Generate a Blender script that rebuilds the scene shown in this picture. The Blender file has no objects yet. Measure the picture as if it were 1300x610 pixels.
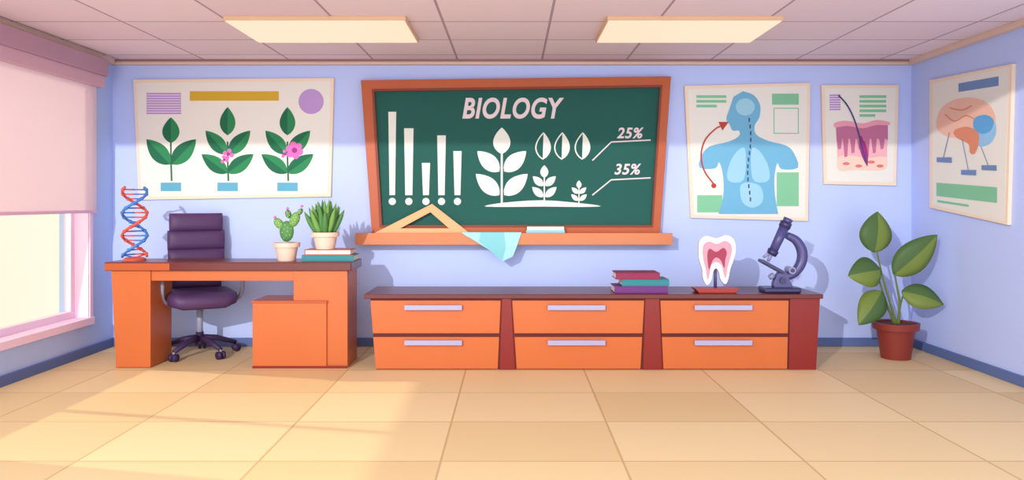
import bpy, bmesh, math, random
from mathutils import Vector, Matrix
random.seed(3)
scene = bpy.context.scene
scene.view_settings.view_transform = 'Standard'
scene.view_settings.look = 'None'

# ---------------- measurements ----------------
F = 980.0; EYE = 1.314
XW = 507/140.0; YB = 7.0; YF = 3.0; H = EYE + 179/140.0

def at(px, py, y):
    return Vector(((px-650)*y/F, y, EYE-(py-256)*y/F))
def xa(px, y): return (px-650)*y/F
def za(py, y): return EYE-(py-256)*y/F

# ---------------- materials ----------------
def lin(c):
    c = c/255.0
    return c/12.92 if c <= 0.04045 else ((c+0.055)/1.055)**2.4
def col(rgb): return (lin(rgb[0]), lin(rgb[1]), lin(rgb[2]), 1)
MATS = {}
def mat(name, rgb, rough=0.6, var=0.04, scale=3.0, spec=0.3, stretch=(1, 1, 1), metal=0.0, emit=0.0):
    if name in MATS: return MATS[name]
    m = bpy.data.materials.new(name); m.use_nodes = True
    nt = m.node_tree; b = nt.nodes['Principled BSDF']
    b.inputs['Roughness'].default_value = rough
    b.inputs['Specular IOR Level'].default_value = spec
    b.inputs['Metallic'].default_value = metal
    tc = nt.nodes.new('ShaderNodeTexCoord'); mp = nt.nodes.new('ShaderNodeMapping')
    mp.inputs['Scale'].default_value = stretch
    nz = nt.nodes.new('ShaderNodeTexNoise'); nz.inputs['Scale'].default_value = scale
    mx = nt.nodes.new('ShaderNodeMix'); mx.data_type = 'RGBA'
    c = col(rgb)
    mx.inputs[6].default_value = (c[0]*(1-var), c[1]*(1-var), c[2]*(1-var), 1)
    mx.inputs[7].default_value = (min(1, c[0]*(1+var)), min(1, c[1]*(1+var)), min(1, c[2]*(1+var)), 1)
    nt.links.new(tc.outputs['Object'], mp.inputs['Vector'])
    nt.links.new(mp.outputs['Vector'], nz.inputs['Vector'])
    nt.links.new(nz.outputs['Fac'], mx.inputs[0])
    nt.links.new(mx.outputs[2], b.inputs['Base Color'])
    if emit:
        b.inputs['Emission Color'].default_value = c
        b.inputs['Emission Strength'].default_value = emit
    MATS[name] = m
    return m

def tile_mat(name, c1, c2, mortar, bw, rh, ms, offx=0, offy=0, rough=0.6, bias=0.0, spec=0.3):
    m = bpy.data.materials.new(name); m.use_nodes = True
    nt = m.node_tree; b = nt.nodes['Principled BSDF']
    b.inputs['Roughness'].default_value = rough
    b.inputs['Specular IOR Level'].default_value = spec
    tc = nt.nodes.new('ShaderNodeTexCoord'); mp = nt.nodes.new('ShaderNodeMapping')
    mp.inputs['Location'].default_value = (offx, offy, 0)
    br = nt.nodes.new('ShaderNodeTexBrick')
    br.offset = 0; br.inputs['Scale'].default_value = 1
    br.inputs['Color1'].default_value = col(c1); br.inputs['Color2'].default_value = col(c2)
    br.inputs['Mortar'].default_value = col(mortar)
    br.inputs['Mortar Size'].default_value = ms; br.inputs['Mortar Smooth'].default_value = 0.0
    br.inputs['Bias'].default_value = bias
    br.inputs['Brick Width'].default_value = bw; br.inputs['Row Height'].default_value = rh
    nt.links.new(tc.outputs['Object'], mp.inputs['Vector'])
    nt.links.new(mp.outputs['Vector'], br.inputs['Vector'])
    nt.links.new(br.outputs['Color'], b.inputs['Base Color'])
    return m

# ---------------- mesh helpers ----------------
TF = None
def grp(name, loc=(0, 0, 0)):
    e = bpy.data.objects.new(name, None); e.location = loc; e.empty_display_size = 0.1
    scene.collection.objects.link(e); return e

def mk(name, verts, faces, m, parent=None, smooth=False, bevel=0, mats=None, fmi=None, solid=0):
    if TF is not None: verts = [TF @ Vector(v) for v in verts]
    me = bpy.data.meshes.new(name)
    me.from_pydata([tuple(v) for v in verts], [], faces); 
    if mats:
        for q in mats: me.materials.append(q)
        for p, i in zip(me.polygons, fmi): p.material_index = i
    else: me.materials.append(m)
    bm = bmesh.new(); bm.from_mesh(me)
    bmesh.ops.recalc_face_normals(bm, faces=bm.faces)
    bm.to_mesh(me); bm.free()
    if smooth:
        for p in me.polygons: p.use_smooth = True
    o = bpy.data.objects.new(name, me); scene.collection.objects.link(o)
    if parent:
        o.parent = parent
        o.matrix_parent_inverse = Matrix.Translation(-Vector(parent.location))
    if solid:
        s = o.modifiers.new('solid', 'SOLIDIFY'); s.thickness = solid; s.offset = 0
    if bevel:
        b = o.modifiers.new('bev', 'BEVEL'); b.width = bevel; b.segments = 2; b.limit_method = 'ANGLE'
    return o

def box(name, x0, x1, y0, y1, z0, z1, m, parent=None, bevel=0.004):
    v = [(x0,y0,z0),(x1,y0,z0),(x1,y1,z0),(x0,y1,z0),(x0,y0,z1),(x1,y0,z1),(x1,y1,z1),(x0,y1,z1)]
    f = [(0,1,2,3),(4,5,6,7),(0,1,5,4),(1,2,6,5),(2,3,7,6),(3,0,4,7)]
    return mk(name, v, f, m, parent, bevel=bevel)

def multibox(name, boxes, m, parent=None):
    V = []; Fc = []
    for (x0,x1,y0,y1,z0,z1) in boxes:
        k = len(V)
        V += [(x0,y0,z0),(x1,y0,z0),(x1,y1,z0),(x0,y1,z0),(x0,y0,z1),(x1,y0,z1),(x1,y1,z1),(x0,y1,z1)]
        Fc += [tuple(k+i for i in q) for q in [(0,1,2,3),(4,5,6,7),(0,1,5,4),(1,2,6,5),(2,3,7,6),(3,0,4,7)]]
    return mk(name, V, Fc, m, parent)

def prism(name, a, b, m, parent=None, bevel=0, smooth=False):
    n = len(a)
    v = list(a)+list(b)
    f = [tuple(range(n)), tuple(range(2*n-1, n-1, -1))]
    for i in range(n):
        j = (i+1) % n; f.append((i, j, n+j, n+i))
    return mk(name, v, f, m, parent, bevel=bevel)

def slab(name, pts, y0, y1, m, parent=None, ref=None, bevel=0):
    """outline in front elevation, measured at depth ref, extruded y0..y1"""
    ref = y0 if ref is None else ref
    a = []; b = []
    for p in pts:
        q = at(p[0], p[1], ref)
        a.append((q.x, y0, q.z)); b.append((q.x, y1, q.z))
    return prism(name, a, b, m, parent, bevel)

def ring(name, outer, inner, y0, y1, m, parent=None, ref=None, bevel=0):
    ref = y0 if ref is None else ref
    n = len(outer); V = []
    for pts, y in ((outer, y0), (inner, y0), (outer, y1), (inner, y1)):
        for p in pts:
            q = at(p[0], p[1], ref); V.append((q.x, y, q.z))
    f = []
    for i in range(n):
        j = (i+1) % n
        f += [(i, j, n+j, n+i), (2*n+i, 2*n+j, 3*n+j, 3*n+i), (i, j, 2*n+j, 2*n+i), (n+i, n+j, 3*n+j, 3*n+i)]
    return mk(name, V, f, m, parent, bevel=bevel)

def tube(name, pts, radii, m, parent=None, n=12, smooth=True, flat=1.0):
    pts = [Vector(p) for p in pts]
    if not hasattr(radii, '__len__'): radii = [radii]*len(pts)
    V = []; Fc = []
    prev = None
    for i, p in enumerate(pts):
        t = (pts[min(i+1, len(pts)-1)]-pts[max(i-1, 0)]).normalized()
        if prev is None:
            up = Vector((0, 1, 0)) if abs(t.y) < 0.9 else Vector((1, 0, 0))
        else: up = prev
        a = (up - t*up.dot(t)).normalized(); b = t.cross(a); prev = a
        for k in range(n):
            an = 2*math.pi*k/n
            V.append(p + a*math.cos(an)*radii[i]*flat + b*math.sin(an)*radii[i])
    for i in range(len(pts)-1):
        for k in range(n):
            l = (k+1) % n
            Fc.append((i*n+k, i*n+l, (i+1)*n+l, (i+1)*n+k))
    Fc.append(tuple(range(n))); Fc.append(tuple(range((len(pts)-1)*n, len(pts)*n)))
    return mk(name, V, Fc, m, parent, smooth=smooth)

def lathe(name, prof, c, m, parent=None, n=36, smooth=True, bev=0):
    V = []; Fc = []
    for (r, z) in prof:
        for k in range(n):
            an = 2*math.pi*k/n
            V.append((c[0]+r*math.cos(an), c[1]+r*math.sin(an), c[2]+z))
    for i in range(len(prof)-1):
        for k in range(n):
            l = (k+1) % n
            Fc.append((i*n+k, i*n+l, (i+1)*n+l, (i+1)*n+k))
    Fc.append(tuple(range(n))); Fc.append(tuple(range((len(prof)-1)*n, len(prof)*n)))
    o = mk(name, V, Fc, m, parent, smooth=False)
    if smooth:
        for p in o.data.polygons:
            if len(p.vertices) == 4: p.use_smooth = True
        e = o.modifiers.new('es', 'EDGE_SPLIT'); e.split_angle = math.radians(40)
    return o

def ball(name, c, r, m, parent=None, sx=1, sy=1, sz=1, rot=None, seg=20):
    V = []; Fc = []; R = seg//2
    c = Vector(c)
    M = rot if rot is not None else Matrix.Identity(3)
    for i in range(1, R):
        th = math.pi*i/R
        for k in range(seg):
            ph = 2*math.pi*k/seg
            V.append(c + M @ Vector((r*sx*math.sin(th)*math.cos(ph), r*sy*math.sin(th)*math.sin(ph), r*sz*math.cos(th))))
    for i in range(R-2):
        for k in range(seg):
            l = (k+1) % seg
            Fc.append((i*seg+k, i*seg+l, (i+1)*seg+l, (i+1)*seg+k))
    t = len(V); V.append(c + M @ Vector((0, 0, r*sz))); V.append(c + M @ Vector((0, 0, -r*sz)))
    for k in range(seg):
        l = (k+1) % seg
        Fc.append((k, l, t)); Fc.append(((R-2)*seg+k, (R-2)*seg+l, t+1))
    return mk(name, V, Fc, m, parent, smooth=True)

# ---- 2-D outlines ----
def smoothpts(pts, closed=True, k=5):
    out = []; n = len(pts)
    rng = range(n) if closed else range(n-1)
    for i in rng:
        if closed: p0, p1, p2, p3 = pts[i-1], pts[i], pts[(i+1) % n], pts[(i+2) % n]
        else: p0, p1, p2, p3 = pts[max(i-1, 0)], pts[i], pts[i+1], pts[min(i+2, n-1)]
        for s in range(k):
            t = s/k
            out.append(tuple(0.5*((2*p1[d])+(-p0[d]+p2[d])*t+(2*p0[d]-5*p1[d]+4*p2[d]-p3[d])*t*t+(-p0[d]+3*p1[d]-3*p2[d]+p3[d])*t**3) for d in range(len(p1))))
    if not closed: out.append(tuple(pts[-1]))
    return out
def circ(cx, cy, r, ry=None, n=24):
    ry = r if ry is None else ry
    return [(cx+r*math.cos(2*math.pi*i/n), cy+ry*math.sin(2*math.pi*i/n)) for i in range(n)]
def rect(x0, y0, x1, y1): return [(x0, y0), (x1, y0), (x1, y1), (x0, y1)]
def leaf2(x0, y0, x1, y1, w, side=0, n=12):
    dx, dy = x1-x0, y1-y0; L = math.hypot(dx, dy); nx, ny = -dy/L, dx/L
    A = []; B = []
    for i in range(n+1):
        t = i/n; r = w*0.5*(math.sin(math.pi*t**0.85))**0.85 if 0 < t < 1 else 0
        A.append((x0+dx*t+nx*r, y0+dy*t+ny*r)); B.append((x0+dx*t-nx*r, y0+dy*t-ny*r))
    mid = [(x0+dx*i/n, y0+dy*i/n) for i in range(n+1)]
    if side == 1: return A + mid[::-1][1:-1]
    if side == -1: return B + mid[::-1][1:-1]
    return A + B[::-1][1:-1]
def stroke(pts, w):
    L = []; R = []; n = len(pts)
    for i in range(n):
        a = pts[max(i-1, 0)]; b = pts[min(i+1, n-1)]
        dx, dy = b[0]-a[0], b[1]-a[1]; l = math.hypot(dx, dy) or 1
        nx, ny = -dy/l*w/2, dx/l*w/2
        L.append((pts[i][0]+nx, pts[i][1]+ny)); R.append((pts[i][0]-nx, pts[i][1]-ny))
    return L+R[::-1]

class Wall:
    """a drawing surface: outlines are laid flat on it in thin layers of ink"""
    def __init__(s, kind, base, parent): s.kind = kind; s.base = base; s.parent = parent; s.lay = 0.0
    def P(s, px, py, d):
        if s.kind == 'back': return at(px, py, s.base) + Vector((0, -d, 0))
        x = s.base
        y = x*F/(px-650)
        return Vector((x-d, y, EYE-(py-256)*y/F))
    def draw(s, name, pts, m, d0=0.0, t=0.0006):
        a = [s.P(p[0], p[1], d0+t) for p in pts]; b = [s.P(p[0], p[1], d0) for p in pts]
        return prism(name, a, b, m, s.parent)
    def loop(s, name, pts, w, m, d0=0.0, t=0.0006):
        cx = sum(p[0] for p in pts)/len(pts); cy = sum(p[1] for p in pts)/len(pts)
        n = len(pts); inner = []
        for i in range(n):
            a = pts[i-1]; b = pts[(i+1) % n]; dx, dy = b[0]-a[0], b[1]-a[1]; l = math.hypot(dx, dy) or 1
            nx, ny = -dy/l, dx/l
            if (cx-pts[i][0])*nx+(cy-pts[i][1])*ny < 0: nx, ny = -nx, -ny
            inner.append((pts[i][0]+nx*w, pts[i][1]+ny*w))
        V = [s.P(*p, d0+t) for p in pts]+[s.P(*p, d0+t) for p in inner]+[s.P(*p, d0) for p in pts]+[s.P(*p, d0) for p in inner]
        f = []
        for i in range(n):
            j = (i+1) % n
            f += [(i, j, n+j, n+i), (2*n+i, 2*n+j, 3*n+j, 3*n+i), (i, j, 2*n+j, 2*n+i), (n+i, n+j, 3*n+j, 3*n+i)]
        return mk(name, V, f, m, s.parent)

def text(name, s, x0, y0, x1, y1, y, m, parent, shear=0.25, bold=0.03):
    cu = bpy.data.curves.new(name, 'FONT'); cu.body = s; cu.size = 1; cu.shear = shear; cu.offset = bold
    cu.extrude = 0.001; cu.space_character = 1.08; cu.resolution_u = 6
    o = bpy.data.objects.new(name, cu); scene.collection.objects.link(o)
    bpy.context.view_layer.update()
    dg = bpy.context.evaluated_depsgraph_get()
    me = bpy.data.meshes.new_from_object(o.evaluated_get(dg))
    bpy.data.objects.remove(o)
    xs = [v.co.x for v in me.vertices]; ys = [v.co.y for v in me.vertices]
    ax, bx, ay, by = min(xs), max(xs), min(ys), max(ys)
    A = at(x0, y1, y); B = at(x1, y0, y)
    for v in me.vertices:
        u = (v.co.x-ax)/(bx-ax); w = (v.co.y-ay)/(by-ay)
        v.co = (A.x+(B.x-A.x)*u, y-0.001-(0.001 if v.co.z > 0 else 0), A.z+(B.z-A.z)*w)
    me.materials.clear(); me.materials.append(m)
    o = bpy.data.objects.new(name, me); scene.collection.objects.link(o)
    o.parent = parent; o.matrix_parent_inverse = Matrix.Translation(-Vector(parent.location))
    return o

def leaf3(name, base, tip, w, nrm, m1, m2, parent, arch=0.03, fold=0.15, n=14, pw=0.8):
    base = Vector(base); tip = Vector(tip); ax = tip-base; L = ax.length; t = ax.normalized()
    nrm = Vector(nrm); nrm = (nrm-t*nrm.dot(t)).normalized(); s = t.cross(nrm)
    V = []; Fc = []; idx = []
    us = [-1, -0.5, 0, 0.5, 1]
    for i in range(n+1):
        q = i/n; r = w*0.5*max(0.01, math.sin(math.pi*min(max(q, 0.003), 0.997)**pw))**0.8
        c = base+ax*q+nrm*arch*math.sin(math.pi*q)
        for u in us: V.append(c+s*u*r+nrm*abs(u)*r*fold)
    for i in range(n):
        for k in range(4):
            Fc.append((i*5+k, i*5+k+1, (i+1)*5+k+1, (i+1)*5+k)); idx.append(0 if k < 2 else 1)
    return mk(name, V, Fc, None, parent, smooth=True, mats=[m1, m2], fmi=idx, solid=0.004)

# ---------------- palette ----------------
M_wall = mat('wall_paint_periwinkle', (190, 206, 255), 0.9, 0.012, 0.8, 0.1)
M_wallL = mat('wall_paint_left', (184, 208, 255), 0.9, 0.012, 0.8, 0.1)
M_base = mat('baseboard_slate', (92, 112, 165), 0.6)
M_corn = mat('cornice_beige', (222, 192, 178), 0.7)
M_corn2 = mat('cornice_edge', (150, 116, 116), 0.7)
M_ceil = tile_mat('ceiling_tiles', (240, 220, 226), (232, 210, 218), (176, 150, 162), 0.76, 0.62, 0.009, offx=0.11+0.38, offy=0.1, rough=0.9)
M_floor = tile_mat('floor_tiles', (236, 208, 162), (220, 188, 140), (200, 164, 118), 0.92, 0.7, 0.006, offx=0.36, offy=0.3, rough=0.6, spec=0.15)
M_or = mat('wood_orange', (194, 100, 48), 0.4, 0.05, 4, 0.35, (1, 1, 0.25))
M_or2 = mat('wood_orange_deep', (176, 82, 40), 0.45, 0.05, 4, 0.3, (1, 1, 0.25))
M_dr = mat('wood_red', (130, 32, 28), 0.35, 0.05, 4, 0.35, (1, 1, 0.3))
M_dkr = mat('wood_dark_top', (98, 32, 26), 0.3, 0.05, 4, 0.4)
M_hand = mat('handle_lavender', (166, 162, 196), 0.3)
M_lift = mat('desk_top_wood', (106, 42, 28), 0.3, 0.06, 4, 0.4)

# ---------------- room ----------------
box('floor', -XW-0.25, XW+0.15, YF, YB+0.15, -0.1, 0, M_floor, None, 0)
box('ceiling', -XW-0.25, XW+0.15, YF, YB+0.15, H, H+0.1, M_ceil, None, 0)
box('wall_back', -XW-0.25, XW+0.15, YB, YB+0.15, 0, H, M_wall, None, 0)
box('wall_right', XW, XW+0.15, YF, YB, 0, H, M_wall, None, 0)
wy0, wy1, wz0, wz1 = 4.1, 6.60, 0.31, 2.42
multibox('wall_left', [(-XW-0.25, -XW, YF, wy0, 0, H), (-XW-0.25, -XW, wy1, YB, 0, H),
                       (-XW-0.25, -XW, wy0, wy1, 0, wz0), (-XW-0.25, -XW, wy0, wy1, wz1, H)], M_wallL)
bh = 0.078
box('baseboard_back', -XW, XW, YB-0.02, YB, 0, bh, M_base)
box('baseboard_left', -XW, -XW+0.02, YF, YB-0.02, 0, bh, M_base)
box('baseboard_right', XW-0.02, XW, YF, YB-0.02, 0, bh, M_base)
t1 = grp('trim_1', (0, YB, H))
box('cornice_back', -XW, XW, YB-0.06, YB, H-0.045, H, M_corn, t1)
box('cornice_back_lip', -XW, XW, YB-0.075, YB-0.06, H-0.02, H, M_corn2, t1, 0)
t2 = grp('trim_2', (-XW, 5, H))
box('cornice_left', -XW, -XW+0.06, YF, YB-0.075, H-0.045, H, M_corn, t2)
t3 = grp('trim_3', (XW, 5, H))
box('cornice_right', XW-0.06, XW, YF, YB-0.075, H-0.045, H, M_corn, t3)

# ceiling light panels
M_panel = mat('light_panel_diffuser', (70, 64, 58), 0.6, 0.0, spec=0.1)
bp = M_panel.node_tree.nodes['Principled BSDF']
bp.inputs['Emission Color'].default_value = col((255, 230, 200)); bp.inputs['Emission Strength'].default_value = 0.98
M_pedge = mat('light_panel_edge', (226, 186, 150), 0.6)
for (a, b) in ((-367, -135), (121, 345)):
    g = grp('ceiling_light_panel', ((a+b)/2*5.31/F, 5.7, H))
    x0 = a*5.31/F; x1 = b*5.31/F
    box('housing', x0, x1, 5.31, 6.07, H-0.03, H, M_pedge, g)
    box('diffuser', x0+0.01, x1-0.01, 5.32, 6.04, H-0.036, H-0.03, M_panel, g, 0)

# ---------------- window ----------------
w = grp('window_1', (-XW, 5.3, 1.3))
M_fr = mat('window_frame_pink', (250, 222, 244), 0.6)
M_fr2 = mat('window_frame_inner', (236, 190, 222), 0.6)
M_pane = bpy.data.materials.new('window_glass'); M_pane.use_nodes = True
nt = M_pane.node_tree; nt.nodes.remove(nt.nodes['Principled BSDF'])
tp = nt.nodes.new('ShaderNodeBsdfTransparent'); tp.inputs[0].default_value = (0.80, 0.745, 0.56, 1)
gl = nt.nodes.new('ShaderNodeBsdfGlossy'); gl.inputs['Roughness'].default_value = 0.1
mx_ = nt.nodes.new('ShaderNodeMixShader'); mx_.inputs[0].default_value = 0.04
nt.links.new(tp.outputs[0], mx_.inputs[1]); nt.links.new(gl.outputs[0], mx_.inputs[2])
nt.links.new(mx_.outputs[0], nt.nodes['Material Output'].inputs['Surface'])
xp = -XW-0.16
# single thin sheet of tinted glass
mk('glass', [(xp, wy0, wz0), (xp, wy1, wz0), (xp, wy1, wz1), (xp, wy0, wz1)], [(0, 1, 2, 3)], M_pane, w)
fw = 0.07
box('frame_bottom', xp-0.01, xp+0.05, wy0, wy1, wz0, wz0+fw, M_fr, w)
box('frame_top', xp-0.01, xp+0.05, wy0, wy1, wz1-fw, wz1, M_fr, w)
box('frame_far', xp-0.01, xp+0.05, wy1-fw, wy1, wz0+fw, wz1-fw, M_fr, w)
box('frame_near', xp-0.01, xp+0.05, wy0, wy0+fw, wz0+fw, wz1-fw, M_fr, w)
box('mullion', xp-0.01, xp+0.045, 5.02, 5.08, wz0+fw, wz1-fw, M_fr, w)
box('reveal_far', xp+0.05, -XW+0.005, wy1-0.012, wy1, wz0, wz1, M_fr, w, 0)
box('casing_far', -XW, -XW+0.015, wy1, wy1+0.05, wz0-0.03, wz1, M_fr, w)
box('sill', xp+0.05, -XW+0.03, wy0-0.03, wy1+0.05, wz0-0.05, wz0+0.012, M_fr, w)

# roller blind
g = grp('roller_blind', (-XW+0.05, 5.3, 2.4))
M_bl = bpy.data.materials.new('blind_fabric'); M_bl.use_nodes = True
nt = M_bl.node_tree; b = nt.nodes['Principled BSDF']
b.inputs['Base Color'].default_value = col((252, 234, 242)); b.inputs['Roughness'].default_value = 0.9
tr = nt.nodes.new('ShaderNodeBsdfTranslucent'); tr.inputs['Color'].default_value = col((255, 244, 250))
ms = nt.nodes.new('ShaderNodeMixShader'); ms.inputs[0].default_value = 0.4
nt.links.new(b.outputs[0], ms.inputs[1]); nt.links.new(tr.outputs[0], ms.inputs[2])
nt.links.new(ms.outputs[0], nt.nodes['Material Output'].inputs['Surface'])
M_val = mat('blind_valance', (216, 176, 194), 0.8)
M_val2 = mat('blind_valance_top', (190, 152, 174), 0.8)
box('fabric', -XW+0.03, -XW+0.036, 4.0, 6.66, 1.235, 2.36, M_bl, g, 0)
box('bottom_rail', -XW+0.024, -XW+0.044, 4.0, 6.66, 1.215, 1.24, M_fr2, g)
box('valance', -XW, -XW+0.09, 3.95, 6.70, 2.30, 2.40, M_val, g)
box('valance_head', -XW, -XW+0.11, 3.93, 6.72, 2.40, H-0.05, M_val2, g)

# ---------------- posters ----------------
M_paper = mat('poster_paper', (232, 230, 222), 0.8, 0.01)
M_pborder = mat('poster_border', (240, 218, 196), 0.8, 0.01)
M_green = mat('ink_green', (40, 132, 82), 0.7)
M_green2 = mat('ink_green_dark', (24, 104, 72), 0.7)
M_lgreen = mat('ink_light_green', (130, 196, 155), 0.7)
M_pur = mat('ink_lilac', (186, 150, 210), 0.7)
M_yel = mat('ink_mustard', (208, 168, 50), 0.7)
M_pink = mat('ink_pink', (214, 110, 186), 0.7)
M_dpk = mat('ink_magenta', (160, 45, 126), 0.7)
M_blu = mat('ink_blue', (95, 168, 196), 0.7)
M_stem = mat('ink_stem', (44, 100, 70), 0.7)
M_red = mat('ink_red', (184, 62, 56), 0.7)
M_navy = mat('ink_navy', (70, 70, 125), 0.7)
PT = 0.03
def poster(name, corners, wall='back', inset=4):
    cx = sum(c[0] for c in corners)/4; cy = sum(c[1] for c in corners)/4
    if wall == 'back':
        q = at(cx, cy, YB); g = grp(name, q)
        s0 = Wall('back', YB-PT, g)
    else:
        s0 = Wall('right', XW-PT, None); g = grp(name, s0.P(cx, cy, 0)); s0.parent = g
    a = [s0.P(p[0], p[1], 0) for p in corners]
    off = Vector((0, PT-0.001, 0)) if wall == 'back' else Vector((PT-0.001, 0, 0))
    prism('backing', a, [p+off for p in a], M_pborder, g, bevel=0.002)
    inn = [(p[0]+(inset if p[0] < cx else -inset), p[1]+(inset if p[1] < cy else -inset)) for p in corners]
    s0.draw('sheet', inn, M_paper, 0, 0.001)
    s0.lay = 0.001
    return s0
def hatch(s, n, x0, y0, x1, y1, k, m, gap=1.4):
    h = (y1-y0)/k
    for i in range(k): s.draw(n, rect(x0, y0+i*h, x1, y0+(i+1)*h-gap), m, s.lay)

s = poster('plant_growth_poster', [(169, 101), (424, 99), (420, 250), (176, 254)])
hatch(s, 'caption_block', 186, 118, 230, 146, 9, M_pur, 0.9)
s.draw('title_bar', rect(241, 116, 354, 128), M_yel, s.lay)
s.draw('caption_dot', circ(395, 129, 16), M_pur, s.lay)
def plant(s, cx, flower):
    L = s.lay
    s.draw('stem', stroke([(cx, 180), (cx, 200), (cx+1, 230)], 2.2), M_stem, L)
    lv = [(cx, 182, cx, 149, 22), (cx-1, 209, cx-31, 177, 22), (cx+1, 209, cx+32, 177, 22)]
    if flower: lv = [(cx, 172, cx, 136, 20), (cx-1, 196, cx-28, 166, 19), (cx+1, 196, cx+29, 166, 19), (cx, 220, cx-33, 196, 19), (cx, 220, cx+33, 196, 19)]
    for i, (x0, y0, x1, y1, w) in enumerate(lv):
        s.draw('leaf', leaf2(x0, y0, x1, y1, w, 1), M_green, L+0.0002*(i+1))
        s.draw('leaf_half', leaf2(x0, y0, x1, y1, w, -1), M_green2, L+0.0002*(i+1))
    s.draw('label', rect(cx-13, 232, cx+13, 243), M_blu, L)
plant(s, 217, 0); plant(s, 289, 1); plant(s, 365, 1)
for (fx, fy, r, n) in ((290, 196, 4.5, 4), (285, 203, 3.5, 3), (374, 191, 7, 6), (362, 196, 3.5, 3)):
    for i in range(n):
        an = 2*math.pi*i/n+0.3
        s.draw('petal', circ(fx+r*math.cos(an), fy+r*math.sin(an), r*0.62, n=14), M_pink, s.lay+0.0018+0.0001*i)
    s.draw('flower_eye', circ(fx, fy, r*0.5, n=14), M_dpk, s.lay+0.003)

s = poster('human_body_poster', [(869, 109), (1029, 105), (1026, 281), (877, 277)])
L = s.lay
M_body = mat('ink_body_blue', (112, 178, 212), 0.7); M_body2 = mat('ink_body_light', (156, 206, 228), 0.7)
for i in range(3): s.draw('caption_line', rect(884, 121+i*6, 922-(i == 2)*12, 124.5+i*6), M_lgreen, L)
s.draw('caption_block', rect(980, 119, 1014, 133), M_lgreen, L)
s.loop('caption_frame', rect(982, 137, 1014, 170), 1.6, M_lgreen, L)
s.draw('caption_block', rect(986, 219, 1014, 262), M_lgreen, L)
s.draw('caption_block', rect(885, 248, 917, 270), M_lgreen, L)
body = [(943,116),(957,121),(965,134),(964,149),(958,160),(960,171),(975,179),(998,185),(1008,195),(1013,213),(992,215),(987,207),(983,225),(984,250),(988,272),(912,272),(918,250),(918,225),(913,206),(908,214),(888,213),(891,197),(901,186),(925,180),(938,173),(938,166),(930,166),(926,158),(922,151),(926,138),(931,123)]
s.draw('body_silhouette', body[:1]+smoothpts(body[:15], False, 3)[1:]+smoothpts(body[15:], False, 3), M_body, L+0.001)
for sg in (-1, 1):
    lung = [(950+sg*4, 190), (950+sg*14, 192), (950+sg*24, 208), (950+sg*27, 226), (950+sg*18, 232), (950+sg*5, 226)]
    s.draw('lung', smoothpts(lung), M_body2, L+0.0018)
s.draw('stomach', smoothpts([(940, 236), (952, 232), (966, 238), (968, 256), (955, 264), (942, 256)]), M_body2, L+0.0018)
s.draw('brain_mark', circ(946, 136, 12, 11), M_body2, L+0.0018)
for i in range(13):
    y = 150+i*8.4; x = 951+2.0*math.sin(i*0.6)
    s.draw('spine_dash', rect(x-0.9, y, x+0.9, y+5), M_navy, L+0.0026)
s.draw('arrow_curve', stroke(smoothpts([(906, 234), (894, 217), (890, 197), (895, 178), (908, 164), (916, 160)], False), 1.9), M_red, L+0.0026)
s.draw('arrow_head', [(925, 155), (917, 166), (912, 155)], M_red, L+0.0028)
s.draw('arrow_dot', circ(906, 236, 3.2, n=14), M_red, L+0.003)

s = poster('skin_layers_poster', [(1043, 108), (1141, 108), (1138, 236), (1046, 234)])
L = s.lay
hatch(s, 'caption_block', 1053, 120, 1067, 141, 7, M_pur, 0.9)
for i in range(5): s.draw('caption_line', rect(1091, 121+i*6, 1125-(i == 4)*14, 124.5+i*6), M_lgreen, L)
S1 = mat('ink_skin_rose', (190, 112, 150), 0.7); S2 = mat('ink_skin_pink', (238, 180, 186), 0.7)
S3 = mat('ink_skin_peach', (246, 208, 192), 0.7); S4 = mat('ink_skin_coral', (220, 120, 120), 0.7); S5 = mat('ink_skin_light', (234, 160, 176), 0.7)
s.draw('dermis', [(1061, 162), (1127, 160), (1126, 202), (1063, 202)], S2, L)
s.draw('fat_layer', smoothpts([(1064, 200), (1080, 198), (1100, 201), (1118, 199), (1126, 201), (1125, 214), (1110, 217), (1085, 216), (1065, 217)]), S3, L+0.0008)
epi = [(1061, 158), (1075, 156), (1095, 159), (1112, 155), (1127, 157), (1127, 178)]
for i, x in enumerate((1120, 1110, 1101, 1092, 1083, 1074, 1066)):
    epi += [(x+3, 176), (x+1.5, 189+(i % 3)*5), (x-2, 190+(i % 3)*5), (x-4, 177)]
s.draw('epidermis', epi, S1, L+0.0016)
s.draw('surface', smoothpts([(1060, 156), (1075, 153.5), (1095, 157), (1112, 152.5), (1128, 155), (1128, 159), (1112, 159), (1095, 163), (1075, 160), (1060, 162)], True, 3), S5, L+0.0024)
for (x, y) in ((1074, 208), (1090, 211), (1106, 206), (1117, 211)): s.draw('cell', circ(x, y, 4.5, 2, n=14), S4, L+0.0024)
s.draw('hair_root', leaf2(1092, 172, 1101, 212, 9), M_dpk, L+0.0032)
s.draw('hair', stroke(smoothpts([(1064, 121), (1076, 135), (1087, 160), (1099, 207)], False), 2.0), M_navy, L+0.004)

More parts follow.
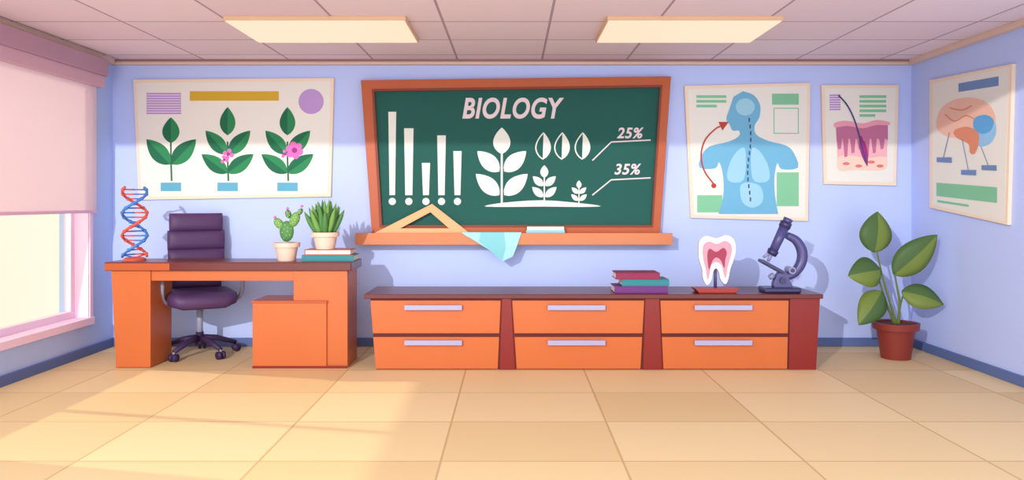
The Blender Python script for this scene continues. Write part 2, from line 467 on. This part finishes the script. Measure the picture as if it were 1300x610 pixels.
s = poster('brain_anatomy_poster', [(1180, 102), (1285, 81), (1279, 286), (1180, 264)], 'right')
L = s.lay
B1 = mat('ink_brain_peach', (240, 192, 172), 0.7); B2 = mat('ink_brain_orange', (222, 142, 112), 0.7)
B3 = mat('ink_brain_blue', (96, 168, 222), 0.7); B4 = mat('ink_slate', (112, 140, 188), 0.7); B5 = mat('ink_lightblue', (150, 198, 236), 0.7)
s.draw('title_bar', [(1217, 106), (1268, 97), (1268, 109), (1217, 117)], B4, L)
brain = [(1190, 164), (1191, 146), (1200, 133), (1218, 125), (1240, 125), (1256, 133), (1264, 148), (1262, 162), (1250, 170), (1240, 176), (1222, 175), (1204, 174)]
s.draw('cerebrum', smoothpts(brain), B1, L+0.0008)
s.draw('occipital_lobe', smoothpts([(1236, 160), (1246, 152), (1262, 154), (1265, 168), (1258, 182), (1244, 186), (1236, 176)]), B5, L+0.0016)
s.draw('cerebellum', smoothpts([(1238, 150), (1252, 146), (1262, 153), (1258, 166), (1246, 170), (1237, 162)]), B3, L+0.0024)
s.draw('brain_stem', smoothpts([(1212, 166), (1228, 161), (1242, 168), (1243, 182), (1238, 195), (1232, 194), (1230, 183), (1215, 175)]), B2, L+0.0032)
for k in ([(1200, 145), (1212, 154), (1226, 147), (1237, 151)], [(1206, 137), (1222, 140), (1234, 134)]):
    s.draw('brain_fold', stroke(smoothpts(k, False), 1.6), B2, L+0.0018)
for k in ([(1206, 168), (1198, 202)], [(1222, 176), (1230, 216)], [(1246, 186), (1256, 212)]):
    s.draw('pointer', stroke(k, 0.8), B4, L+0.004)
for (x, y) in ((1199, 203), (1230, 219), (1256, 213)):
    s.draw('label', [(x-9, y-3), (x+10, y-3), (x+10, y+4), (x-9, y+3)], B4, L+0.0046)
s.draw('text_block', [(1189, 232), (1266, 238), (1266, 258), (1189, 249)], M_lgreen, L)
s.draw('label', [(1190, 254), (1230, 260), (1230, 263), (1190, 257)], M_lgreen, L)

# ---------------- chalkboard ----------------
g = grp('chalkboard', at(655, 200, YB))
M_bf = mat('chalkboard_frame_wood', (182, 90, 52), 0.45, 0.06, 5); M_bf2 = mat('chalkboard_frame_lip', (128, 56, 36), 0.5)
M_bg = mat('chalkboard_green', (28, 88, 80), 0.75, 0.06, 2)
M_ch = mat('chalk_white', (228, 230, 222), 0.9); M_ch2 = mat('chalk_pinkish', (228, 210, 214), 0.9)
M_tray = mat('chalk_tray_wood', (212, 128, 84), 0.45, 0.05, 5)
fo = [(458, 102), (852, 97), (838, 296), (472, 296)]; fi = [(475, 116), (838, 111), (827, 286), (485, 286)]
fo2 = [(472, 113), (841, 108), (829, 289), (482, 289)]
ring('frame', fo, fi, 6.915, 6.999, M_bf, g, bevel=0.004)
ring('frame_lip', fo2, fi, 6.909, 6.93, M_bf2, g, ref=6.909)
slab('board', [(470, 111), (842, 106), (832, 291), (480, 291)], 6.945, 6.985, M_bg, g)
tz0, tz1 = za(311, 6.82), za(297, 6.82)
box('tray', xa(452, 6.82), xa(853, 6.82), 6.80, 6.999, tz0, tz1, M_tray, g)
box('tray_lip', xa(452, 6.82), xa(853, 6.82), 6.79, 6.80, tz0, tz1+0.008, M_tray, g)
s = Wall('back', 6.945, g)
for (x0, x1, t) in ((493, 503, 142), (513, 525, 163), (535.5, 546, 207), (555, 566, 172), (575.5, 586, 192)):
    cx = (x0+x1)/2
    s.draw('chart_bar', [(x0, t), (x1, t), (x1-1.5, 248), (x0+1.5, 248)], M_ch)
    s.draw('chart_dot', circ(cx, 256, 4.6, n=18), M_ch)
text('title_text', 'BIOLOGY', 587, 124, 716, 151, 6.945, M_ch2, g, 0.22, 0.03)
text('label_text', '25%', 783, 162, 817, 176, 6.945, M_ch2, g, 0.22, 0.025)
text('label_text', '35%', 780, 208, 814, 222, 6.945, M_ch2, g, 0.22, 0.025)
s.draw('callout_line', stroke([(752, 204), (776, 180.5), (826, 178)], 1.7), M_ch2)
s.draw('callout_line', stroke([(752, 248), (776, 228.5), (826, 226)], 1.7), M_ch2)
s.draw('mound', smoothpts([(615, 262), (640, 257.5), (688, 254.5), (735, 258), (763, 262), (735, 263), (690, 262.5), (640, 263)], True, 3), M_ch)
def chalkplant(cx, yb, k):
    def q(dx, dy): return (cx+dx*k, yb-dy*k)
    s.draw('chalk_stem', stroke([q(0, 0), q(0, 88)], 2.6*k**0.5), M_ch)
    for (b, t, w) in (((0, 62), (0, 96), 22), ((-3, 40), (-31, 66), 20), ((3, 40), (31, 66), 20), ((-3, 10), (-33, 37), 20), ((3, 10), (33, 37), 20)):
        a = q(*b); c = q(*t)
        s.draw('chalk_leaf', leaf2(a[0], a[1], c[0], c[1], w*k), M_ch, 0.0003)
chalkplant(637, 258, 1.0); chalkplant(691, 255, 0.47); chalkplant(735, 258, 0.3)
for cx in (690, 714, 740):
    s.loop('seed_outline', leaf2(cx-1, 203, cx, 168, 20), 1.6, M_ch)
    s.draw('seed_half', leaf2(cx-1, 203, cx, 168, 20, 1), M_ch, 0.0004)

# set square on the tray
g = grp('set_square', (xa(540, 6.87), 6.87, tz1))
M_ss = mat('set_square_wood', (228, 170, 118), 0.5, 0.05, 6)
zb = tz1; zt = za(259, 6.89)
X = lambda p: xa(p, 6.86)
out_ = [(X(474), zb), (X(548), zt), (X(597), zb)]; inn_ = [(X(508), zb+0.045), (X(546), zt-0.075), (X(570), zb+0.045)]
V = []
def ly(z): return 6.86 + (z-zb)/(zt-zb)*0.035
for pts, d in ((out_, 0), (inn_, 0), (out_, 0.012), (inn_, 0.012)):
    for (x, z) in pts: V.append((x, ly(z)+d, z))
Fc = []
for i in range(3):
    j = (i+1) % 3
    Fc += [(i, j, 3+j, 3+i), (6+i, 6+j, 9+j, 9+i), (i, j, 6+j, 6+i), (3+i, 3+j, 9+j, 9+i)]
mk('triangle', V, Fc, M_ss, g, bevel=0.002)

# eraser
g = grp('board_eraser', (xa(692, 6.86), 6.86, tz1))
box('felt', xa(668, 6.86), xa(717, 6.86), 6.83, 6.9, tz1, tz1+0.03, mat('eraser_felt', (150, 205, 215), 0.9), g)
box('grip', xa(669, 6.86), xa(716, 6.86), 6.832, 6.898, tz1+0.03, tz1+0.062, mat('eraser_grip', (220, 238, 238), 0.6), g)

# cloth
g = grp('cleaning_cloth', (xa(625, 6.79), 6.79, tz1))
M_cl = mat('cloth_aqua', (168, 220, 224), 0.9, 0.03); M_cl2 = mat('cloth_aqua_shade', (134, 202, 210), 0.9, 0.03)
def cv(px, py, y): return at(px, py, 6.78)+Vector((0, y-6.78, 0))
zt_ = tz1+0.012
top = [Vector((xa(p, 6.78), 6.86, zt_)) for p in (592, 612, 640, 658)]
edge = [Vector((xa(p, 6.78), 6.782, zt_)) for p in (586, 610, 640, 662)]
low = [cv(592, 300, 6.776), cv(608, 307, 6.77), cv(642, 314, 6.768), cv(657, 311, 6.776)]
tipv = [cv(594, 300.5, 6.776), cv(622, 318, 6.765), cv(638, 332, 6.772), cv(651, 326, 6.776)]
V = top+edge+low+tipv
Fc = []; idx = []
for r in range(3):
    for c in range(3):
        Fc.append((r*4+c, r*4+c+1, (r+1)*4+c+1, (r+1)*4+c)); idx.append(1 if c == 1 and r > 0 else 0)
mk('cloth', V, Fc, None, g, mats=[M_cl, M_cl2], fmi=idx, solid=0.004)

# ---------------- drawer cabinet ----------------
cf = 6.02; cb = 6.55
g = grp('drawer_cabinet', (xa(755, cf), 6.28, 0))
ztop = za(374, cf-0.02)
zct = za(379, cf)
slab('carcass', [(472, 379), (1041, 379), (1036, 470), (478, 470)], cf+0.012, cb, M_dr, g, ref=cf)
box('countertop', xa(462, cf-0.02), xa(1045, cf-0.02), cf-0.025, cb+0.01, zct-0.002, ztop, M_dkr, g, 0.005)
M_gap = mat('drawer_gap_dark', (90, 24, 20), 0.6)
for (xl, xr, xl2, xr2) in ((470, 636, 477, 632), (650, 818, 656, 813), (838, 1001, 842, 999)):
    slab('drawer_recess', [(xl, 379), (xr+3, 379), (xr2+3, 469), (xl2, 469)], cf+0.004, cf+0.02, M_gap, g, ref=cf)
    def e(t, a, b): return a+(b-a)*t
    for (t0, t1, hy) in ((0.03, 0.49, 387), (0.54, 0.985, 431.5)):
        y0 = 379+t0*91; y1 = 379+t1*91
        slab('drawer_front', [(e(t0, xl, xl2), y0), (e(t0, xr, xr2), y0), (e(t1, xr, xr2), y1), (e(t1, xl, xl2), y1)], cf-0.008, cf+0.012, M_or, g, ref=cf, bevel=0.004)
        cx = (xl+xr)/2-3
        box('handle_bar', xa(cx-36, cf), xa(cx+37, cf), cf-0.042, cf-0.026, za(hy+6.5, cf), za(hy, cf), M_hand, g, 0.004)
        for q in (-28, 28):
            box('handle_post', xa(cx+q-2, cf), xa(cx+q+2, cf), cf-0.028, cf-0.006, za(hy+5, cf), za(hy+1.5, cf), M_hand, g, 0)
for (a, b, c, d) in ((637, 649, 634, 654), (819, 837, 816, 841), (1003, 1041, 1001, 1036)):
    slab('divider_panel', [(a, 379), (b, 379), (d, 470), (c, 470)], cf-0.003, cf+0.03, M_dr, g, ref=cf, bevel=0.003)

# books on the cabinet
def book(parent, x0, x1, y0, y1, z0, z1, cover, page, pages_front=False):
    t = 0.006
    box('cover_bottom', x0, x1, y0, y1, z0, z0+t, cover, parent, 0.001)
    box('cover_top', x0, x1, y0, y1, z1-t, z1, cover, parent, 0.001)
    if pages_front:
        box('spine', x0, x0+t, y0, y1, z0+t, z1-t, cover, parent, 0.001)
        box('pages', x0+t, x1-0.006, y0+0.006, y1-0.006, z0+t, z1-t, page, parent, 0)
    else:
        box('spine', x0, x1, y0, y0+t, z0+t, z1-t, cover, parent, 0.001)
        box('pages', x0+0.006, x1-0.006, y0+t, y1-0.006, z0+t, z1-t, page, parent, 0)
M_pg = mat('book_pages', (234, 220, 210), 0.8)
C1 = mat('book_crimson', (134, 38, 74), 0.5); C2 = mat('book_teal', (44, 126, 136), 0.5); C3 = mat('book_purple', (108, 44, 118), 0.5); C4 = mat('book_red', (184, 80, 54), 0.5)
by = 6.06
g = grp('book_stack', (xa(815, by), by+0.1, ztop))
k = by/F
z = ztop
for (a, b, h, c, pf, dy) in ((780, 848, 9, C3, False, 0), (790, 850, 8.5, C2, False, 0.01), (782, 838, 8.5, C1, False, 0.005)):
    book(g, xa(a, by), xa(b, by), by+dy, by+dy+0.24, z, z+h*k, c, M_pg, pf); z += h*k

# tooth model
ty = 6.14
g = grp('tooth_model', (xa(908, ty), ty+0.02, ztop))
M_tw = mat('tooth_enamel', (236, 234, 244), 0.35); M_tp = mat('tooth_dentin_pink', (224, 150, 168), 0.5); M_tr = mat('tooth_pulp_red', (156, 55, 82), 0.5)
M_tb = mat('tooth_base_red', (164, 54, 48), 0.4); M_st = mat('tooth_stand_grey', (80, 70, 110), 0.4)
zz = [ztop+0.036, ztop]
xs_ = [xa(880, ty), xa(936, ty), xa(931, ty), xa(885, ty)]
prism('base', [(xs_[0], ty-0.07, zz[0]), (xs_[1], ty-0.07, zz[0]), (xs_[2], ty-0.07, zz[1]), (xs_[3], ty-0.07, zz[1])],
      [(xs_[0], ty+0.09, zz[0]), (xs_[1], ty+0.09, zz[0]), (xs_[2], ty+0.09, zz[1]), (xs_[3], ty+0.09, zz[1])], M_tb, g, bevel=0.004)
tube('stand_post', [Vector((xa(909, ty), ty+0.022, zz[0]-0.005)), at(909, 338, ty)+Vector((0, 0.022, 0))], 0.013, M_st, g)
outer = [(887, 316), (889, 305), (897, 300), (910, 303), (922, 299), (931, 304), (934, 316), (931, 331), (927, 342), (925, 353), (921, 361), (915, 355), (913, 346), (909, 341), (905, 346), (903, 356), (898, 362), (893, 355), (892, 343), (888, 330)]
slab('enamel', smoothpts(outer), ty, ty+0.045, M_tw, g, ref=ty)
inner = [(892, 318), (894, 310), (901, 307), (910, 310), (920, 306), (927, 310), (929, 318), (926, 330), (923, 341), (921, 353), (918, 345), (916, 337), (909, 333), (902, 337), (901, 345), (898, 355), (896, 342), (893, 330)]
slab('dentin', smoothpts(inner), ty-0.008, ty+0.01, M_tp, g, ref=ty)
pulp = [(898, 321), (901, 316), (909, 320), (918, 315), (922, 321), (920, 330), (919, 340), (915, 331), (909, 327), (904, 331), (900, 342), (898, 331)]
slab('pulp', smoothpts(pulp), ty-0.014, ty+0.0, M_tr, g, ref=ty)

# microscope
my = 6.16
g = grp('microscope', (xa(992, my), my, ztop))
M_m = mat('microscope_indigo', (72, 68, 122), 0.35, 0.04, 4, 0.5); M_m2 = mat('microscope_dark', (48, 44, 88), 0.35, 0.04, 4, 0.5); M_m3 = mat('microscope_metal', (140, 140, 182), 0.3)
def mp(px, py, dy=0): return at(px, py, my)+Vector((0, dy, 0))
box('base', xa(967, my), xa(1013, my), my-0.08, my+0.1, ztop, ztop+0.04, M_m2, g, 0.012)
slab('pillar', smoothpts([(982, 365), (984, 352), (990, 345), (998, 347), (1001, 356), (1004, 365)], True, 4), my-0.03, my+0.035, M_m, g, ref=my, bevel=0.003)
arm = smoothpts([(995, 353), (1008, 347), (1017, 334), (1018, 319), (1011, 306), (999, 299)], False)
n_ = len(arm)
tube('arm', [mp(p[0], p[1]) for p in arm], [0.028+0.014*math.sin(math.pi*i/(n_-1)) for i in range(n_)], M_m, g, 14)
tube('body_tube', [mp(996, 288), mp(981, 320)], [0.04, 0.034], M_m, g, 20)
tube('tube_collar', [mp(998.5, 282.5), mp(995.5, 289)], [0.046, 0.046], M_m2, g, 20)
tube('eyepiece', [mp(1001, 278), mp(998, 284)], [0.038, 0.032], M_m, g, 20)
tube('nosepiece', [mp(982, 318), mp(979, 324)], [0.045, 0.038], M_m2, g, 20)
tube('objective_1', [mp(979, 323), mp(975, 332)], [0.018, 0.012], M_m3, g, 14)
tube('objective_2', [mp(977, 321), mp(969, 327)], [0.016, 0.011], M_m3, g, 14)
a = [mp(966, 329), mp(993, 344), mp(991.5, 347.5), mp(964.5, 332.5)]
prism('stage', [p+Vector((0, -0.06, 0)) for p in a], [p+Vector((0, 0.06, 0)) for p in a], M_m2, g, bevel=0.003)
tube('stage_arm', [mp(988, 344), mp(998, 350)], 0.02, M_m, g)
tube('focus_knob', [mp(1003, 343, -0.055), mp(1003, 343, 0.055)], 0.028, M_m3, g, 24, smooth=False)
tube('focus_knob_cap', [mp(1003, 343, -0.062), mp(1003, 343, -0.055)], 0.016, M_m2, g, 24, smooth=False)
tube('hinge', [mp(992, 356, -0.045), mp(992, 356, 0.045)], 0.026, M_m2, g, 24, smooth=False)
tube('mirror', [mp(978, 349), mp(981, 353)], 0.025, M_m3, g, 20)
tube('mirror_arm', [mp(980, 352), mp(986, 358)], 0.008, M_m2, g, 8)

# ---------------- desk ----------------
df = 6.08; db = 6.46
g = grp('office_desk', (xa(290, df), 6.27, 0))
zd1 = za(333, df); zd0 = za(344, df)
box('desktop', xa(134, df), xa(447, df), df-0.02, db+0.01, zd0, zd1, M_lift, g, 0.006)
box('desktop_edge_band', xa(218, df), xa(446, df), df-0.026, df-0.018, zd0+0.004, zd1-0.008, M_dkr, g, 0.002)
box('desktop_edge_end', xa(135, df), xa(217, df), df-0.026, df-0.018, zd0+0.004, zd1-0.008, M_or2, g, 0.002)
slab('left_leg_panel', [(141, 344), (191, 344), (191, 467), (147, 467)], df, db, M_or, g, ref=df, bevel=0.004)
box('apron', xa(191, df), xa(441, df), df+0.015, df+0.04, za(357, df), zd0, M_or, g, 0.002)
box('right_leg_panel', xa(372, df), xa(441, df), df+0.008, db, 0, zd0, M_or, g, 0.004)
box('pedestal_drawer', xa(321, df), xa(415, df), df-0.012, db-0.02, 0, za(385, df), M_or, g, 0.004)
box('pedestal_top', xa(320, df), xa(416, df), df-0.016, db-0.02, za(385, df), za(382, df), M_or2, g, 0.002)
box('pedestal_plinth', xa(321, df), xa(441, df), df-0.014, df-0.008, 0, 0.02, M_dr, g, 0.0)

# DNA model
dy = 6.27
g = grp('dna_model', (xa(171, dy), dy, zd1))
M_dr_ = mat('dna_red', (214, 88, 68), 0.4); M_db = mat('dna_blue', (66, 122, 198), 0.4)
cx = xa(171, dy); R = 0.09
hb = zd1+0.03; ht = za(238, dy)
N = 60; A = []; B = []
def hx(t, ph):
    an = 2*math.pi*1.6*t+ph
    return Vector((cx+R*math.cos(an), dy+R*math.sin(an), hb+(ht-hb)*t))
for i in range(N+1):
    A.append(hx(i/N, 0.5)); B.append(hx(i/N, 0.5+math.pi))
tube('red_strand', A, 0.011, M_dr_, g, 10); tube('blue_strand', B, 0.011, M_db, g, 10)
for i in range(15):
    t = (i+0.5)/15; a = hx(t, 0.5); b = hx(t, 0.5+math.pi); m_ = (a+b)/2
    tube('rung_red', [a, m_], 0.006, M_dr_, g, 8); tube('rung_blue', [m_, b], 0.006, M_db, g, 8)
    ball('bead_red', a, 0.016, M_dr_, g, seg=12); ball('bead_blue', b, 0.016, M_db, g, seg=12)
lathe('base', [(0.085, 0), (0.085, 0.012), (0.07, 0.022), (0.02, 0.03)], (cx, dy, zd1), M_dr_, g)
tube('axis_post', [(cx, dy, zd1+0.02), hx(0.03, 0.5)], 0.006, M_dr_, g, 8)
tube('axis_post_2', [(cx, dy, zd1+0.02), hx(0.03, 0.5+math.pi)], 0.006, M_db, g, 8)

# books on desk
by = 6.14; k = by/F
g = grp('book_stack', (xa(420, by), by+0.1, zd1))
z = zd1
for (a, b, h, c, pf, d_) in ((383, 449, 8, C2, False, 0), (386, 445, 7, C4, True, 0.01)):
    book(g, xa(a, by), xa(b, by), by+d_, by+d_+0.22, z, z+h*k, c, M_pg, pf); z += h*k
zbk = z

# potted cactus / potted succulent
M_pot = mat('pot_blush', (232, 198, 180), 0.6); M_soil = mat('soil', (92, 60, 50), 0.9, 0.2, 30)
M_c1 = mat('cactus_green', (78, 130, 70), 0.6, 0.08, 8); M_c2 = mat('cactus_green_light', (110, 156, 78), 0.6, 0.08, 8); M_thorn = mat('cactus_spine', (225, 230, 195), 0.7)
def pot(g, c, rt, rb, h, m, rim=0.02):
    lathe('pot', [(rb, 0), (rt*0.95, h-rim), (rt*1.12, h-rim), (rt*1.15, h), (rt*1.0, h), (rt*0.93, h-0.02)], c, m, g)
    lathe('soil', [(rt*0.92, h-0.03), (rt*0.92, h-0.012)], c, M_soil, g)
cy_ = 6.24
g = grp('potted_cactus', (xa(364, cy_), cy_, zd1))
c = (xa(364, cy_), cy_, zd1)
pot(g, c, 0.094, 0.07, 0.145, M_pot, 0.035)
def pad(px, py, rx, rz, ang, m):
    rot = Matrix.Rotation(math.radians(ang), 3, 'Y'); ctr = at(px, py, cy_)
    ball('cactus_pad', ctr, 1, m, g, sx=rx, sy=0.028, sz=rz, rot=rot)
    for i in range(9):
        an = i*2.4; rr = 0.25+0.07*i
        p = ctr + rot @ Vector((rx*rr*math.cos(an), -0.028*math.sqrt(max(0, 1-rr*rr)), rz*rr*math.sin(an)))
        ball('spine_tuft', p, 0.0035, M_thorn, g, seg=6)
pad(364, 294, 0.058, 0.085, 0, M_c1)
pad(354, 284, 0.034, 0.052, -38, M_c2)
pad(374, 279, 0.04, 0.064, 22, M_c2)
pad(366, 272, 0.024, 0.036, -15, M_c1)
pad(381, 269, 0.02, 0.03, 30, M_c1)
for (px, py) in ((349, 276), (383, 262), (365, 265)): ball('cactus_flower', at(px, py, cy_-0.01), 0.012, M_pink, g, seg=10)

sy_ = 6.25
g = grp('potted_succulent', (xa(413, sy_), sy_, zbk))
c = (xa(413, sy_), sy_, zbk)
pot(g, c, 0.1, 0.075, 0.135, M_pot, 0.035)
zb_ = zbk+0.115
for i in range(26):
    an = i*2.399; sp = 0.12+0.55*(i/25); L_ = 0.27-0.07*(i/25)
    d = Vector((math.cos(an)*sp, math.sin(an)*sp*0.8, 1)).normalized()
    p0 = Vector((c[0], c[1], zb_))+Vector((math.cos(an)*0.055*(i/25), math.sin(an)*0.055*(i/25), 0))
    pts = [p0+d*L_*t+Vector((0, 0, 0.02*t*t)) for t in (0, 0.2, 0.45, 0.7, 0.9, 1)]
    tube('succulent_leaf', pts, [0.015, 0.023, 0.025, 0.02, 0.009, 0.001], M_c1 if i % 2 else M_c2, g, 8)

# ---------------- office chair ----------------
g = grp('office_chair', (-2.67, 6.60, 0))
TF = Matrix.Translation((-2.67, 6.60, 0)) @ Matrix.Rotation(math.radians(30), 4, 'Z')
M_ch_ = mat('chair_purple', (82, 54, 96), 0.5, 0.06, 5); M_chd = mat('chair_purple_dark', (58, 38, 76), 0.5); M_cg = mat('chair_grey_metal', (150, 150, 176), 0.35)
def cush(name, z0, z1, hw, y0, th, m, yb=0):
    V = []; prof = []
    n = 20
    for i in range(n):
        an = 2*math.pi*i/n
        c_, s_ = math.cos(an), math.sin(an)
        prof.append((math.copysign(abs(c_)**0.35, c_)*hw, math.copysign(abs(s_)**0.5, s_)*th/2))
    lv = 7; Fc = []
    for j in range(lv):
        t = j/(lv-1); sc = 1-0.10*(abs(2*t-1)**4); z_ = z0+(z1-z0)*t
        for (px_, py_) in prof: V.append((px_*(0.97+0.03*sc), y0+(yb)*t+py_*(1-0.45*(abs(2*t-1)**4)), z_))
    for j in range(lv-1):
        for i in range(n):
            k_ = (i+1) % n
            Fc.append((j*n+i, j*n+k_, (j+1)*n+k_, (j+1)*n+i))
    Fc.append(tuple(range(n))); Fc.append(tuple(range((lv-1)*n, lv*n)))
    return mk(name, V, Fc, m, g, smooth=True)
cush('back_lumbar', 0.56, 0.74, 0.205, 0.17, 0.10, M_ch_, 0.01)
cush('back_middle', 0.735, 0.90, 0.232, 0.18, 0.11, M_ch_, 0.01)
cush('back_upper', 0.895, 1.06, 0.235, 0.19, 0.11, M_ch_, 0.01)
cush('headrest', 1.055, 1.21, 0.22, 0.20, 0.12, M_ch_, 0.01)
box('back_shell', -0.19, 0.19, 0.225, 0.25, 0.60, 1.17, M_chd, g, 0.01)
V = []; Fc = []; n = 28
for (sc, z_) in ((0.86, 0.44), (1.0, 0.46), (1.03, 0.50), (1.0, 0.54), (0.86, 0.565), (0.5, 0.57)):
    for i in range(n):
        an = 2*math.pi*i/n; c_, s_ = math.cos(an), math.sin(an)
        V.append((math.copysign(abs(c_)**0.4, c_)*0.27*sc, -0.06+math.copysign(abs(s_)**0.45, s_)*0.26*sc, z_-(0.015 if s_ < -0.8 else 0)))
for j in range(5):
    for i in range(n):
        k_ = (i+1) % n; Fc.append((j*n+i, j*n+k_, (j+1)*n+k_, (j+1)*n+i))
Fc.append(tuple(range(n))); Fc.append(tuple(range(5*n, 6*n)))
mk('seat', V, Fc, M_ch_, g, smooth=True)
box('seat_pan', -0.17, 0.17, -0.2, 0.16, 0.42, 0.445, M_chd, g, 0.008)
tube('back_bracket', [(0, 0.1, 0.43), (0, 0.22, 0.45), (0, 0.25, 0.56), (0, 0.245, 0.7)], 0.022, M_cg, g)
for sx in (-1, 1):
    pts = smoothpts([(sx*0.22, 0.16, 0.66), (sx*0.285, 0.06, 0.69), (sx*0.31, -0.10, 0.69), (sx*0.315, -0.2, 0.63), (sx*0.30, -0.15, 0.50), (sx*0.2, -0.06, 0.437)], False)
    tube('armrest', pts, 0.018, M_cg, g, 10)
    tube('arm_pad', [(sx*0.29, 0.06, 0.705), (sx*0.31, -0.10, 0.705)], [0.024, 0.024], M_chd, g, 10)
tube('gas_lift', [(0, 0, 0.12), (0, 0, 0.43)], [0.026, 0.026], M_cg, g, 16)
tube('lift_sleeve', [(0, 0, 0.09), (0, 0, 0.2)], [0.038, 0.032], M_chd, g, 16)
for i in range(5):
    an = math.radians(-90-30+18+72*i+36); d = Vector((math.cos(an), math.sin(an), 0))
    tube('base_leg', [Vector((0, 0, 0.15)), d*0.14+Vector((0, 0, 0.135)), d*0.305+Vector((0, 0, 0.08))], [0.032, 0.026, 0.018], M_chd, g, 10)
    c0 = d*0.305
    t_ = Vector((-d.y, d.x, 0))
    tube('caster_stem', [c0+Vector((0, 0, 0.05)), c0+Vector((0, 0, 0.08))], 0.01, M_cg, g, 8)
    for sg in (-1, 1):
        tube('caster_wheel', [c0+t_*sg*0.008+Vector((0, 0, 0.034)), c0+t_*sg*0.03+Vector((0, 0, 0.034))], 0.034, M_chd, g, 16)
TF = None

# ---------------- potted plant ----------------
py_ = 6.47
g = grp('potted_rubber_plant', (xa(1137, py_), py_, 0))
c = (xa(1137, py_), py_, 0)
M_tc = mat('pot_red_brown', (132, 50, 42), 0.4, 0.05, 5, 0.4)
h = 0.30
lathe('pot', [(0.115, 0), (0.15, 0.24), (0.18, 0.245), (0.185, h), (0.16, h), (0.155, h-0.03)], c, M_tc, g)
lathe('soil', [(0.158, h-0.04), (0.158, h-0.015)], c, M_soil, g)
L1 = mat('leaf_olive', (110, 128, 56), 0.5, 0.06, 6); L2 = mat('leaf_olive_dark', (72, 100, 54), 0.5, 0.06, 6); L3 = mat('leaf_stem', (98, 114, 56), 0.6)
def pp(px, py, d=0): return at(px, py, py_)+Vector((0, d, 0))
def stem(pts, r0=0.012, r1=0.006):
    q = smoothpts([tuple(pp(*p)) for p in pts], False)
    tube('stem', q, [r0+(r1-r0)*i/(len(q)-1) for i in range(len(q))], L3, g, 8)
stem([(1138, 412), (1130, 385), (1120, 350), (1113, 318)])
stem([(1140, 412), (1142, 385), (1138, 360), (1135, 346)])
stem([(1136, 412), (1125, 385), (1118, 362), (1112, 345)])
stem([(1137, 412), (1127, 392), (1116, 372)])
stem([(1141, 412), (1142, 392), (1147, 374)])
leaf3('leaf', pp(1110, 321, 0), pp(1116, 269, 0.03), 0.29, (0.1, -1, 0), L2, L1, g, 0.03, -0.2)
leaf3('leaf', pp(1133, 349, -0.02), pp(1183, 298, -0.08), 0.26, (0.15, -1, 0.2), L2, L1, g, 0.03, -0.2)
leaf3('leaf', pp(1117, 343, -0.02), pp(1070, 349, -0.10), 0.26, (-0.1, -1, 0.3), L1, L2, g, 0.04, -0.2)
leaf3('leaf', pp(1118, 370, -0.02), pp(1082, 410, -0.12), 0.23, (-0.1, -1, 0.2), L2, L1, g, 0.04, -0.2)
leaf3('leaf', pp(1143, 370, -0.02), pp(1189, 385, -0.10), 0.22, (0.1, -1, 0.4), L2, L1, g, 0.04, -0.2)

# ---------------- light ----------------
wd = bpy.data.worlds.new('world'); scene.world = wd; wd.use_nodes = True
bg = wd.node_tree.nodes['Background']; bg.inputs[0].default_value = (0.92, 0.955, 1.0, 1); bg.inputs[1].default_value = 1.4

def lamp(name, kind, loc, power, color=(1, 1, 1), **kw):
    l = bpy.data.lights.new(name, kind); l.energy = power; l.color = color
    for k_, v_ in kw.items(): setattr(l, k_, v_)
    o = bpy.data.objects.new(name, l); o.location = loc; scene.collection.objects.link(o); return o
lamp('added_key_light', 'POINT', (-3.2, -3.0, 3.75), 2300, (1, 0.98, 0.93), shadow_soft_size=0.05)  # added unseen light outside the room; ceiling edge cuts its band on the wall
s1 = lamp('added_front_fill', 'SUN', (0, -4, 3), 1.3, (0.96, 0.97, 1.0), angle=math.radians(50))  # added soft fill through the open camera side, brightens wall and front faces
s1.rotation_euler = Vector((0.0, 1.0, -0.05)).to_track_quat('-Z', 'Y').to_euler()
s2 = lamp('window_sun', 'SUN', (-8, 6, 4), 3.4, (1, 0.95, 0.88), angle=math.radians(1))
s2.rotation_euler = Vector((1.0, -0.22, -0.42)).to_track_quat('-Z', 'Y').to_euler()

# ---------------- camera ----------------
cam = bpy.data.cameras.new('camera'); co = bpy.data.objects.new('camera', cam); scene.collection.objects.link(co)
co.location = (0, 0, EYE); co.rotation_euler = (math.radians(90), 0, 0)
cam.sensor_fit = 'HORIZONTAL'; cam.sensor_width = 36; cam.lens = F/1300*36
cam.shift_y = -49/1300.0
scene.camera = co
